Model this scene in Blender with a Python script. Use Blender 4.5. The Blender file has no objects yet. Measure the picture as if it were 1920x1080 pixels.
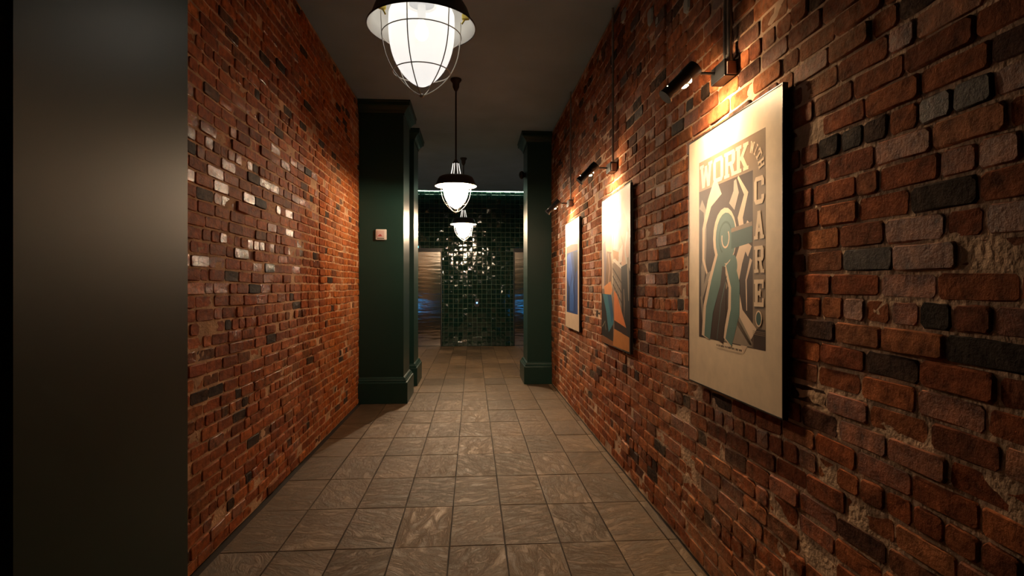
import bpy, bmesh, math, random
import numpy as np
from mathutils import Vector, Matrix

# ------------------------------------------------------------------ camera, world, exposure
S = bpy.context.scene
COL = S.collection
F_PX = 1080.0
YAW = math.radians(3.92)
EYE = 1.35
cam_data = bpy.data.cameras.new('camera')
cam = bpy.data.objects.new('camera', cam_data)
COL.objects.link(cam)
cam.location = (0, 0, EYE)
cam.rotation_euler = (math.radians(90), 0, -YAW)
cam_data.sensor_width = 36.0
cam_data.lens = F_PX / 1920.0 * 36.0
cam_data.shift_y = -3.0 / 1920.0
cam_data.clip_start = 0.02
S.camera = cam

world = bpy.data.worlds.new('world'); S.world = world
world.use_nodes = True
world.node_tree.nodes['Background'].inputs[0].default_value = (0.05, 0.06, 0.07, 1)
world.node_tree.nodes['Background'].inputs[1].default_value = 0.02

S.view_settings.view_transform = 'Standard'
S.view_settings.look = 'None'
S.view_settings.gamma = 1.0
S.view_settings.use_curve_mapping = False
S.view_settings.exposure = 0.0
S.cycles.max_bounces = 8
S.cycles.diffuse_bounces = 1
S.cycles.glossy_bounces = 4
S.cycles.sample_clamp_indirect = 4.0
S.cycles.use_denoising = True

GLOBE_E = (0.74, 2.6, 3.2)      # glow of the pendants' glass, near to far: the first is dimmed
BULB_E = (12.0, 4700.0, 20000.0)   # the bulbs inside
PIC_E = 1900.0          # lens of the picture lights
LED_E = 18.0

# ------------------------------------------------------------------ sizes of the place
WR, WL = 1.10, -1.31       # faces of the brick walls
CEIL = 3.49
FAR = 13.04
LOBBY = 8.60
BACK = -2.6

rnd = random.Random(7)

# ------------------------------------------------------------------ materials
def mat(name, color=(0.5, 0.5, 0.5), rough=0.5, metal=0.0, emit=None, estr=0.0, spec=0.5, noise=None, bump=None):
    m = bpy.data.materials.new(name); m.use_nodes = True
    nt = m.node_tree; b = nt.nodes['Principled BSDF']
    b.inputs['Base Color'].default_value = (*color, 1)
    b.inputs['Roughness'].default_value = rough
    b.inputs['Metallic'].default_value = metal
    b.inputs['Specular IOR Level'].default_value = spec
    if emit:
        b.inputs['Emission Color'].default_value = (*emit, 1)
        b.inputs['Emission Strength'].default_value = estr
    if noise or bump:
        g = nt.nodes.new('ShaderNodeNewGeometry')
    if noise:           # (scale, amount)
        n = nt.nodes.new('ShaderNodeTexNoise'); n.inputs['Scale'].default_value = noise[0]; n.inputs['Detail'].default_value = 6
        nt.links.new(g.outputs['Position'], n.inputs['Vector'])
        mr = nt.nodes.new('ShaderNodeMapRange')
        mr.inputs[1].default_value = 0.3; mr.inputs[2].default_value = 0.7
        mr.inputs[3].default_value = 1 - noise[1]; mr.inputs[4].default_value = 1 + noise[1]
        nt.links.new(n.outputs['Fac'], mr.inputs[0])
        mx = nt.nodes.new('ShaderNodeMix'); mx.data_type = 'RGBA'; mx.blend_type = 'MULTIPLY'
        mx.inputs[0].default_value = 1; mx.inputs[6].default_value = (*color, 1)
        nt.links.new(mr.outputs[0], mx.inputs[7])
        nt.links.new(mx.outputs[2], b.inputs['Base Color'])
    if bump:            # (scale, strength, distance)
        n = nt.nodes.new('ShaderNodeTexNoise'); n.inputs['Scale'].default_value = bump[0]; n.inputs['Detail'].default_value = 5
        nt.links.new(g.outputs['Position'], n.inputs['Vector'])
        bp = nt.nodes.new('ShaderNodeBump'); bp.inputs['Strength'].default_value = bump[1]; bp.inputs['Distance'].default_value = bump[2]
        nt.links.new(n.outputs['Fac'], bp.inputs['Height'])
        nt.links.new(bp.outputs[0], b.inputs['Normal'])
    return m

def ramp_set(r, stops):
    e = r.color_ramp.elements
    while len(e) > 1: e.remove(e[-1])
    e[0].position = stops[0][0]; e[0].color = (*stops[0][1], 1)
    for p, c in stops[1:]:
        x = e.new(p); x.color = (*c, 1)

def brick_mat(name, stops, rough_lo, rough_hi, dust, dust_amt, bump_d, spec=0.5):
    m = bpy.data.materials.new(name); m.use_nodes = True
    nt = m.node_tree; N = nt.nodes; L = nt.links; b = N['Principled BSDF']
    b.inputs['Specular IOR Level'].default_value = spec
    oi = N.new('ShaderNodeObjectInfo'); g = N.new('ShaderNodeNewGeometry')
    a = N.new('ShaderNodeMath'); a.operation = 'ADD'
    L.new(oi.outputs['Random'], a.inputs[0]); L.new(g.outputs['Random Per Island'], a.inputs[1])
    fr = N.new('ShaderNodeMath'); fr.operation = 'FRACT'; L.new(a.outputs[0], fr.inputs[0])
    r = N.new('ShaderNodeValToRGB'); ramp_set(r, stops); L.new(fr.outputs[0], r.inputs[0])
    # mottling inside each brick
    n1 = N.new('ShaderNodeTexNoise'); n1.inputs['Scale'].default_value = 22; n1.inputs['Detail'].default_value = 7; n1.inputs['Roughness'].default_value = 0.65
    L.new(g.outputs['Position'], n1.inputs['Vector'])
    mr = N.new('ShaderNodeMapRange'); mr.inputs[1].default_value = 0.3; mr.inputs[2].default_value = 0.7
    mr.inputs[3].default_value = 0.35; mr.inputs[4].default_value = 1.65
    L.new(n1.outputs['Fac'], mr.inputs[0])
    mx = N.new('ShaderNodeMix'); mx.data_type = 'RGBA'; mx.blend_type = 'MULTIPLY'; mx.inputs[0].default_value = 1
    L.new(r.outputs[0], mx.inputs[6]); L.new(mr.outputs[0], mx.inputs[7])
    # lime bloom and old mortar smears in patches
    n2 = N.new('ShaderNodeTexNoise'); n2.inputs['Scale'].default_value = 1.3; n2.inputs['Detail'].default_value = 3
    n3 = N.new('ShaderNodeTexNoise'); n3.inputs['Scale'].default_value = 34; n3.inputs['Detail'].default_value = 6; n3.inputs['Roughness'].default_value = 0.7
    for n in (n2, n3): L.new(g.outputs['Position'], n.inputs['Vector'])
    ad = N.new('ShaderNodeMath'); ad.operation = 'ADD'; L.new(n2.outputs['Fac'], ad.inputs[0]); L.new(n3.outputs['Fac'], ad.inputs[1])
    m2 = N.new('ShaderNodeMapRange'); m2.inputs[1].default_value = 1.02; m2.inputs[2].default_value = 1.3
    m2.inputs[3].default_value = 0; m2.inputs[4].default_value = dust_amt
    L.new(ad.outputs[0], m2.inputs[0])
    mx2 = N.new('ShaderNodeMix'); mx2.data_type = 'RGBA'; L.new(m2.outputs[0], mx2.inputs[0])
    L.new(mx.outputs[2], mx2.inputs[6]); mx2.inputs[7].default_value = (*dust, 1)
    L.new(mx2.outputs[2], b.inputs['Base Color'])
    rr = N.new('ShaderNodeMapRange'); rr.inputs[1].default_value = 0.35; rr.inputs[2].default_value = 0.65
    rr.inputs[3].default_value = rough_lo; rr.inputs[4].default_value = rough_hi
    h1 = N.new('ShaderNodeMath'); h1.operation = 'MULTIPLY'; h1.inputs[1].default_value = 23.7; L.new(fr.outputs[0], h1.inputs[0])
    h2 = N.new('ShaderNodeMath'); h2.operation = 'FRACT'; L.new(h1.outputs[0], h2.inputs[0])
    h3 = N.new('ShaderNodeMath'); h3.operation = 'MULTIPLY_ADD'; h3.inputs[1].default_value = 1.6; h3.inputs[2].default_value = .02; h3.use_clamp = True; L.new(h2.outputs[0], h3.inputs[0])
    h4 = N.new('ShaderNodeMath'); h4.operation = 'MULTIPLY_ADD'; h4.inputs[1].default_value = .18; L.new(n3.outputs['Fac'], h4.inputs[0]); L.new(h3.outputs[0], h4.inputs[2])
    sp = N.new('ShaderNodeMapRange'); sp.inputs[1].default_value = .1; sp.inputs[2].default_value = .5; sp.inputs[3].default_value = spec * (2.2 if rough_lo < .4 else 1.0); sp.inputs[4].default_value = spec * .25
    L.new(h4.outputs[0], sp.inputs[0]); L.new(sp.outputs[0], b.inputs['Specular IOR Level'])
    L.new(h4.outputs[0], rr.inputs[0]); L.new(rr.outputs[0], b.inputs['Roughness'])
    n4 = N.new('ShaderNodeTexNoise'); n4.inputs['Scale'].default_value = 60; n4.inputs['Detail'].default_value = 6; n4.inputs['Roughness'].default_value = 0.7
    L.new(g.outputs['Position'], n4.inputs['Vector'])
    bs = N.new('ShaderNodeMath'); bs.operation = 'ADD'; L.new(n4.outputs['Fac'], bs.inputs[0]); L.new(n1.outputs['Fac'], bs.inputs[1])
    bp = N.new('ShaderNodeBump'); bp.inputs['Strength'].default_value = 0.9; bp.inputs['Distance'].default_value = bump_d
    L.new(bs.outputs[0], bp.inputs['Height']); L.new(bp.outputs[0], b.inputs['Normal'])
    return m

M = {}
M['brick_r'] = brick_mat('brick_rough_brown',
    [(0, (0.263, 0.075, 0.030)), (.18, (0.375, 0.106, 0.037)), (.36, (0.213, 0.069, 0.033)), (.52, (0.450, 0.144, 0.053)), (.66, (0.300, 0.094, 0.037)),
     (.80, (0.500, 0.188, 0.075)), (.90, (0.138, 0.056, 0.035)), (.965, (0.056, 0.037, 0.027)), (1, (0.050, 0.037, 0.030))],
    .55, .85, (.46, .30, .19), .45, .006, .3)
M['brick_l'] = brick_mat('brick_sealed_red',
    [(0, (0.365, 0.089, 0.030)), (.18, (0.446, 0.119, 0.038)), (.34, (0.230, 0.068, 0.030)), (.50, (0.405, 0.111, 0.035)), (.62, (0.513, 0.149, 0.047)),
     (.76, (0.270, 0.078, 0.034)), (.86, (0.621, 0.189, 0.054)), (.95, (0.068, 0.038, 0.024)), (1, (0.041, 0.032, 0.027))],
    .26, .66, (.46, .25, .13), .25, .0035, .28)
M['brick_o'] = brick_mat('brick_clean_orange',
    [(0, (.40, .10, .026)), (.3, (.50, .14, .034)), (.55, (.34, .085, .026)), (.75, (.55, .17, .04)), (.90, (.25, .07, .026)), (.95, (.06, .04, .03)), (1, (.05, .035, .03))],
    .5, .75, (.55, .33, .19), .5, .003, .4)
M['mortar'] = mat('mortar_tan', (.66, .39, .22), .9, noise=(9, .35), bump=(70, .8, .006), spec=.2)
M['mortar_r'] = mat('mortar_pinkish', (.68, .46, .31), .9, noise=(9, .4), bump=(60, .9, .007), spec=.2)
M['plaster'] = mat('pale_plaster', (.42, .44, .43), .8, bump=(80, .6, .004))
M['green'] = mat('dark_green_satin_paint', (.010, .040, .033), .38, bump=(260, .08, .0006), spec=.4)
M['ceil'] = mat('ceiling_matt_grey', (.37, .52, .68), .8, noise=(2.0, .08))
M['grout'] = mat('floor_grout', (.035, .026, .018), .9)
M['metal_dark'] = mat('dark_bronze_metal', (.045, .038, .034), .42, .6, bump=(300, .05, .0005))
M['black'] = mat('black_metal', (.012, .012, .013), .35, .3, bump=(300, .05, .0005))
M['wire'] = mat('cream_enamel_wire', (.62, .58, .50), .35, bump=(300, .05, .0003))
M['vent'] = mat('vent_slot_glow', (.8, .8, .75), .4, emit=(1.0, .93, .82), estr=1.3, noise=(50, .02))  # bars glow by themselves, standing in for bulb light through the neck slots
M['enamel'] = mat('white_enamel', (.82, .82, .76), .35, bump=(200, .04, .0004))
M['brass'] = mat('brass', (.70, .55, .12), .35, .8, bump=(200, .05, .0004))
for k, (e, c) in enumerate(zip(GLOBE_E, ((1.0, .99, .97), (1.0, .90, .84), (1.0, .90, .84)))):
    M['globe%d' % k] = mat('opal_glass_lit', (.9, .9, .88), .25, emit=c, estr=e, bump=(150, .03, .0004))
    nt = M['globe%d' % k].node_tree; pb = nt.nodes['Principled BSDF']; out = nt.nodes['Material Output']
    tr_ = nt.nodes.new('ShaderNodeBsdfTransparent'); ms = nt.nodes.new('ShaderNodeMixShader'); ms.inputs[0].default_value = .35
    nt.links.new(pb.outputs[0], ms.inputs[1]); nt.links.new(tr_.outputs[0], ms.inputs[2]); nt.links.new(ms.outputs[0], out.inputs['Surface'])
    M['bulb%d' % k] = mat('bulb_lit', (.9, .9, .9), .4, emit=(1.0, .72, .46), estr=BULB_E[k], noise=(50, .02))
M['lens'] = mat('picture_light_lens', (.9, .8, .6), .4, emit=(1.0, .68, .38), estr=PIC_E, bump=(150, .03, .0004))
M['led'] = mat('led_strip', (.9, .95, .9), .4, emit=(.72, 1.0, .70), estr=LED_E, bump=(150, .03, .0004))
M['steel_pipe'] = mat('galvanised_conduit', (.36, .35, .33), .38, .8, noise=(30, .2))
M['box_metal'] = mat('painted_junction_box', (.20, .12, .10), .45, .4, noise=(30, .2))
M['tile_green'] = mat('glazed_dark_green_tile', (.003, .015, .010), .06, bump=(17, .45, .007), spec=.7)
M['tile_grout'] = mat('tile_grout_grey', (.07, .10, .07), .8, noise=(20, .2))
M['white_plastic'] = mat('white_plastic', (.80, .72, .68), .4, bump=(200, .03, .0004))
M['pink_lens'] = mat('pinkish_strobe_lens', (.72, .52, .50), .2, bump=(150, .05, .0006))
M['red'] = mat('red_print', (.45, .05, .06), .5, noise=(80, .1))
M['ind'] = mat('teal_indicator', (.1, .6, .6), .4, emit=(.10, .80, .85), estr=2.5, noise=(50, .02))
M['blue_btn'] = mat('blue_lit_button', (.2, .4, .8), .4, emit=(.15, .45, 1.0), estr=5.0, noise=(50, .02))
M['emitter'] = mat('added_blue_glow', (.02, .1, .3), .3, emit=(.05, .40, 1.0), estr=4.0, noise=(50, .02))  # glow of the two added panels behind the pillars
M['gap'] = mat('dark_gap', (.01, .01, .01), .8, noise=(20, .1))

def steel():
    m = bpy.data.materials.new('brushed_stainless'); m.use_nodes = True
    nt = m.node_tree; b = nt.nodes['Principled BSDF']
    b.inputs['Base Color'].default_value = (.40, .36, .32, 1); b.inputs['Metallic'].default_value = 1
    b.inputs['Roughness'].default_value = .14
    b.inputs['Anisotropic'].default_value = .8; b.inputs['Anisotropic Rotation'].default_value = 0
    g = nt.nodes.new('ShaderNodeNewGeometry')
    mp = nt.nodes.new('ShaderNodeMapping'); mp.inputs['Scale'].default_value = (1.2, 1, 7)
    n = nt.nodes.new('ShaderNodeTexNoise'); n.inputs['Scale'].default_value = 2.2; n.inputs['Detail'].default_value = 2
    nt.links.new(g.outputs['Position'], mp.inputs[0]); nt.links.new(mp.outputs[0], n.inputs['Vector'])
    bp = nt.nodes.new('ShaderNodeBump'); bp.inputs['Strength'].default_value = .16; bp.inputs['Distance'].default_value = .02
    nt.links.new(n.outputs['Fac'], bp.inputs['Height']); nt.links.new(bp.outputs[0], b.inputs['Normal'])
    t = nt.nodes.new('ShaderNodeTangent'); t.direction_type = 'RADIAL'; t.axis = 'Z'
    nt.links.new(t.outputs[0], b.inputs['Tangent'])
    return m
M['steel'] = steel()

def slate():
    m = bpy.data.materials.new('brown_cleft_slate'); m.use_nodes = True
    nt = m.node_tree; N = nt.nodes; L = nt.links; b = N['Principled BSDF']
    g = N.new('ShaderNodeNewGeometry'); oi = N.new('ShaderNodeObjectInfo')
    sc = N.new('ShaderNodeVectorMath'); sc.operation = 'SCALE'; sc.inputs[0].default_value = (17, 31, 5)
    L.new(oi.outputs['Random'], sc.inputs['Scale'])
    ad = N.new('ShaderNodeVectorMath'); L.new(g.outputs['Position'], ad.inputs[0]); L.new(sc.outputs[0], ad.inputs[1])
    vr = N.new('ShaderNodeVectorRotate'); vr.rotation_type = 'Z_AXIS'
    ma = N.new('ShaderNodeMath'); ma.operation = 'MULTIPLY'; ma.inputs[1].default_value = 17.0
    L.new(oi.outputs['Random'], ma.inputs[0]); L.new(ma.outputs[0], vr.inputs['Angle']); L.new(ad.outputs[0], vr.inputs['Vector'])
    mp = N.new('ShaderNodeMapping'); mp.inputs['Scale'].default_value = (1, 2.6, 1); L.new(vr.outputs[0], mp.inputs[0])
    n1 = N.new('ShaderNodeTexNoise'); n1.inputs['Scale'].default_value = 6.0; n1.inputs['Detail'].default_value = 12
    n1.inputs['Roughness'].default_value = .72; n1.inputs['Distortion'].default_value = .9
    L.new(mp.outputs[0], n1.inputs['Vector'])
    n2 = N.new('ShaderNodeTexNoise'); n2.inputs['Scale'].default_value = 2.2; n2.inputs['Detail'].default_value = 5; L.new(ad.outputs[0], n2.inputs['Vector'])
    r = N.new('ShaderNodeValToRGB')
    ramp_set(r, [(.25, (.036, .022, .012)), (.42, (.095, .058, .030)), (.55, (.165, .102, .054)), (.72, (.27, .175, .095))])
    L.new(n1.outputs['Fac'], r.inputs[0])
    mr = N.new('ShaderNodeMapRange'); mr.inputs[3].default_value = .62; mr.inputs[4].default_value = 1.3
    L.new(oi.outputs['Random'], mr.inputs[0])
    mr2 = N.new('ShaderNodeMapRange'); mr2.inputs[1].default_value = .3; mr2.inputs[2].default_value = .7; mr2.inputs[3].default_value = .75; mr2.inputs[4].default_value = 1.2
    L.new(n2.outputs['Fac'], mr2.inputs[0])
    mm = N.new('ShaderNodeMath'); mm.operation = 'MULTIPLY'; L.new(mr.outputs[0], mm.inputs[0]); L.new(mr2.outputs[0], mm.inputs[1])
    mx = N.new('ShaderNodeMix'); mx.data_type = 'RGBA'; mx.blend_type = 'MULTIPLY'; mx.inputs[0].default_value = 1
    L.new(r.outputs[0], mx.inputs[6]); L.new(mm.outputs[0], mx.inputs[7]); L.new(mx.outputs[2], b.inputs['Base Color'])
    b.inputs['Roughness'].default_value = .37; b.inputs['Specular IOR Level'].default_value = .85; b.inputs['Specular Tint'].default_value = (1, .82, .62, 1)
    # ridged height: abs(noise-.5)
    s = N.new('ShaderNodeMath'); s.operation = 'SUBTRACT'; s.inputs[1].default_value = .5; L.new(n1.outputs['Fac'], s.inputs[0])
    ab = N.new('ShaderNodeMath'); ab.operation = 'ABSOLUTE'; L.new(s.outputs[0], ab.inputs[0])
    pw = N.new('ShaderNodeMath'); pw.operation = 'POWER'; pw.inputs[1].default_value = .5; L.new(ab.outputs[0], pw.inputs[0])
    bp = N.new('ShaderNodeBump'); bp.inputs['Strength'].default_value = .8; bp.inputs['Distance'].default_value = .009
    L.new(pw.outputs[0], bp.inputs['Height']); L.new(bp.outputs[0], b.inputs['Normal'])
    return m
M['slate'] = slate()

# ------------------------------------------------------------------ helpers
def link(o, parent=None):
    COL.objects.link(o)
    if parent is not None: o.parent = parent
    return o

def tag(o, label=None, cat=None, group=None, kind=None):
    if label: o['label'] = label
    if cat: o['category'] = cat
    if group: o['group'] = group
    if kind: o['kind'] = kind
    return o

def empty(name, loc=(0, 0, 0), rz=0.0):
    o = bpy.data.objects.new(name, None); o.location = loc; o.rotation_euler = (0, 0, rz)
    o.empty_display_size = .1
    return link(o)

def finish(name, bm, material, parent=None, smooth=False, loc=None):
    bmesh.ops.recalc_face_normals(bm, faces=bm.faces)
    me = bpy.data.meshes.new(name); bm.to_mesh(me); bm.free()
    if smooth is not False:
        for p in me.polygons: p.use_smooth = True
        if isinstance(smooth, (int, float)) and smooth is not True:
            try: me.set_sharp_from_angle(angle=math.radians(smooth))
            except Exception: pass
    for mm in (material if isinstance(material, (list, tuple)) else [material]): me.materials.append(mm)
    o = bpy.data.objects.new(name, me)
    if loc: o.location = loc
    return link(o, parent)

def add_box(bm, x0, x1, y0, y1, z0, z1, bevel=0.0, mi=0):
    r = bmesh.ops.create_cube(bm, size=1.0)
    vs = r['verts']
    bmesh.ops.scale(bm, vec=(abs(x1 - x0), abs(y1 - y0), abs(z1 - z0)), verts=vs)
    bmesh.ops.translate(bm, vec=((x0 + x1) / 2, (y0 + y1) / 2, (z0 + z1) / 2), verts=vs)
    fs = {f for v in vs for f in v.link_faces}
    for f in fs: f.material_index = mi
    if bevel:
        es = {e for v in vs for e in v.link_edges}
        bmesh.ops.bevel(bm, geom=list(es), offset=bevel, segments=2, affect='EDGES', profile=.6, clamp_overlap=True)

def box_obj(name, dims, material, parent=None, bevel=0.0, smooth=False):
    bm = bmesh.new(); add_box(bm, *dims, bevel=bevel)
    return finish(name, bm, material, parent, smooth)

def lathe(bm, prof, seg=48, center=(0, 0)):
    rings = []
    for r, z in prof:
        if r < 1e-5: rings.append([bm.verts.new((center[0], center[1], z))])
        else: rings.append([bm.verts.new((center[0] + r * math.cos(2 * math.pi * k / seg), center[1] + r * math.sin(2 * math.pi * k / seg), z)) for k in range(seg)])
    for a, b in zip(rings, rings[1:]):
        for k in range(seg):
            k2 = (k + 1) % seg
            if len(a) == 1 and len(b) == 1: continue
            if len(a) == 1: bm.faces.new((a[0], b[k], b[k2]))
            elif len(b) == 1: bm.faces.new((a[k], b[0], a[k2]))
            else: bm.faces.new((a[k], b[k], b[k2], a[k2]))

def tube(bm, pts, r, seg=8, closed=False):
    pts = [Vector(p) for p in pts]; n = len(pts); rings = []
    prev = None
    for i, p in enumerate(pts):
        if closed: t = (pts[(i + 1) % n] - pts[i - 1]).normalized()
        else: t = (pts[min(i + 1, n - 1)] - pts[max(i - 1, 0)]).normalized()
        if prev is None:
            up = Vector((0, 0, 1)) if abs(t.z) < .9 else Vector((1, 0, 0))
            u = t.cross(up).normalized()
        else:
            u = (prev - t * prev.dot(t)).normalized()
        prev = u
        v = t.cross(u)
        rings.append([bm.verts.new(p + r * (math.cos(2 * math.pi * k / seg) * u + math.sin(2 * math.pi * k / seg) * v)) for k in range(seg)])
    rng = range(n if closed else n - 1)
    for i in rng:
        a, b = rings[i], rings[(i + 1) % n]
        for k in range(seg):
            bm.faces.new((a[k], a[(k + 1) % seg], b[(k + 1) % seg], b[k]))
    if not closed:
        bm.faces.new(rings[0]); bm.faces.new(rings[-1])

# smooth value noise on a lattice, for the sag of the courses and the lumps of mortar
def lattice(seed, nx=256, ny=256):
    return np.random.RandomState(seed).rand(nx, ny)
def vnoise(a, u, v):
    u = np.asarray(u, float); v = np.asarray(v, float)
    i = np.floor(u).astype(int); j = np.floor(v).astype(int); fu = u - i; fv = v - j
    fu = fu * fu * (3 - 2 * fu); fv = fv * fv * (3 - 2 * fv)
    n, m = a.shape
    g = lambda p, q: a[p % n, q % m]
    return (g(i, j) * (1 - fu) + g(i + 1, j) * fu) * (1 - fv) + (g(i, j + 1) * (1 - fu) + g(i + 1, j + 1) * fu) * fv
LA, LB, LC = lattice(1), lattice(2), lattice(3)

# ------------------------------------------------------------------ brick walls
def brick_shape(L, H, D, r):
    """one brick, face towards +n: verts in (along, up, out) with origin at the centre of its face plane"""
    c = .007 + .004 * r.random()
    def ring(inset, d, jit):
        hx, hy = L / 2 - inset, H / 2 - inset; cc = c
        P = [(-hx + cc, -hy), (0, -hy), (hx - cc, -hy), (hx, -hy + cc), (hx, hy - cc), (hx - cc, hy), (0, hy), (-hx + cc, hy), (-hx, hy - cc), (-hx, -hy + cc)]
        return [(a + r.uniform(-jit, jit), b + r.uniform(-jit, jit), d + r.uniform(-jit, jit) * .5) for a, b in P]
    v = ring(0, -D, 0) + ring(0, -.006, .0022) + ring(.0035, 0, .0018)
    v.append((r.uniform(-.02, .02), 0, r.uniform(-.0015, .0025)))
    f = []
    for k in range(10):
        k2 = (k + 1) % 10
        f.append((k, k2, 10 + k2, 10 + k)); f.append((10 + k, 10 + k2, 20 + k2, 20 + k)); f.append((20 + k, 20 + k2, 30))
    return v, f

def wall_bricks(wall, side, y0, y1, course, length, seed, mat_of, special, keep, hide):
    """side -1: wall on the left (faces +x); +1: on the right (faces -x)."""
    r = random.Random(seed)
    X = WL if side < 0 else WR
    gapv, gaph = .008, .0085
    H = course - gaph
    rows = int(CEIL / course) + 1
    bricks = []
    for i in range(rows):
        zc = (i + .5) * course
        if zc + H / 2 > CEIL - .002: continue
        header = (i % 7 == 3)
        y = y0 - (0 if i % 2 else length / 2) - r.uniform(0, .03)
        if header: y = y0 - r.uniform(0, .09)
        while y < y1:
            Lb = (length / 2 if header or r.random() < .12 else length) * r.uniform(.93, 1.06)
            a, b = y, y + Lb
            sp = special(i, zc, a, b)
            a2, b2 = max(a, y0), min(b, y1)
            if b2 - a2 > .045: bricks.append([a2, b2, zc, i])
            y = b
    # straight joints beside the old blocked openings
    for (c0, c1, zlo, zhi) in keep:
        nb = []
        done = set()
        for a, b, zc, i in bricks:
            if zlo < zc < zhi and b > c0 and a < c1:
                if a < c0 - .03: nb.append([a, c0, zc, i])
                if b > c1 + .03: nb.append([c1, b, zc, i])
                if i not in done:
                    done.add(i); nb.append([c0, c1, zc, i, 'proud'])
            else: nb.append([a, b, zc, i])
        bricks = nb
    out = []
    cth, sth = math.cos(YAW), math.sin(YAW)
    for q in bricks:
        a, b, zc, i = q[:4]
        L = b - a - gapv
        if L < .03: continue
        yc = (a + b) / 2
        if hide(yc): continue
        sag = sag_of(side, yc, zc); slope = (sag_of(side, yc + .08, zc) - sag_of(side, yc - .08, zc)) / .16
        x_out = r.gauss(0, .0028) + (.006 if len(q) > 4 else 0)
        zz = zc + sag
        if zz + H / 2 > CEIL: continue
        if zz - H / 2 < .0: zz = H / 2 + .002
        # how large it shows from the doorway end: picks the ones that are built singly
        zcam = yc * cth + X * sth
        big = -1.0
        if zcam > .3:
            u = 960 + F_PX * (X * cth - yc * sth) / zcam; v = 537 - F_PX * (zz - EYE) / zcam
            if 0 < u < 1920 and 0 < v < 1080:
                big = F_PX * F_PX * abs(X) / zcam ** 3 * L * H
        if side < 0 and yc < 2.6: big = -1
        if side > 0 and any(p0 < yc < p1 and .93 < zz < 2.02 for p0, p1 in POSTER_Y): big = -1
        out.append(dict(y=yc, z=zz, L=L, H=H * r.uniform(.94, 1.04), x=x_out, slope=slope + r.gauss(0, .006), yawj=r.gauss(0, .008), big=big, row=i))
    out.sort(key=lambda d: -d['big'])
    singles = [d for d in out if d['big'] > 40][:298]
    rest = out[len(singles):]
    # shared shapes
    protos = {}
    def proto(L, mname):
        key = (round(L / .012), mname)
        if key not in protos:
            protos[key] = []
            for k in range(5 if L > .12 else 4):
                v, f = brick_shape(key[0] * .012, H, .030, r)
                v = [((-side) * w, u * (1), t) for (u, t, w) in v]
                me = bpy.data.meshes.new('brick'); me.from_pydata(v, [], f)
                me.materials.append(M[mname]); me.update()
                for j, p in enumerate(me.polygons): p.use_smooth = (j % 3 != 2)
                bm = bmesh.new(); bm.from_mesh(me); bmesh.ops.recalc_face_normals(bm, faces=bm.faces); bm.to_mesh(me); bm.free()
                protos[key].append(me)
        return r.choice(protos[key]), key[0] * .012
    for d in singles:
        me, L0 = proto(d['L'], mat_of(d['y'], d['z']))
        o = bpy.data.objects.new('brick', me)
        o.location = (X - side * d['x'], d['y'], d['z'])
        o.rotation_euler = (d['slope'], 0, d['yawj'])
        o.scale = (1, d['L'] / L0, d['H'] / H)
        link(o, wall)
    groups = {}
    for d in rest: groups.setdefault(mat_of(d['y'], d['z']), []).append(d)
    names = list(groups)
    V, Fc, MI = [], [], []
    base = 0
    for mi, mn in enumerate(names):
        for d in groups[mn]:
            v, f = brick_shape(d['L'], d['H'], .030, r)
            ca, sa = math.cos(d['slope']), math.sin(d['slope']); cy, sy = math.cos(d['yawj']), math.sin(d['yawj'])
            for (u, t, w) in v:
                x, yy, zz = -side * w, u, t
                yy, zz = yy * ca - zz * sa, yy * sa + zz * ca
                x, yy = x * cy - yy * sy, x * sy + yy * cy
                V.append((X - side * d['x'] + x, d['y'] + yy, d['z'] + zz))
            for q in f: Fc.append(tuple(k + base for k in q)); MI.append(mi)
            base += len(v)
    me = bpy.data.meshes.new('bricks'); me.from_pydata(V, [], Fc)
    for mn in names: me.materials.append(M[mn])
    me.polygons.foreach_set('material_index', MI)
    me.polygons.foreach_set('use_smooth', [j % 3 != 2 for j in range(len(Fc))])
    me.update()
    bm = bmesh.new(); bm.from_mesh(me); bmesh.ops.recalc_face_normals(bm, faces=bm.faces); bm.to_mesh(me); bm.free()
    o = bpy.data.objects.new('bricks', me); link(o, wall); o['kind'] = 'stuff'

def sag_of(side, y, z):
    s = .034 if side < 0 else .038
    return s * (float(vnoise(LA, y * .55 + 20 * (side + 2), z * .8 + 3)) - .5) + .010 * (float(vnoise(LB, y * 2.2, z * 1.3 + 9 * side)) - .5)

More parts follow.
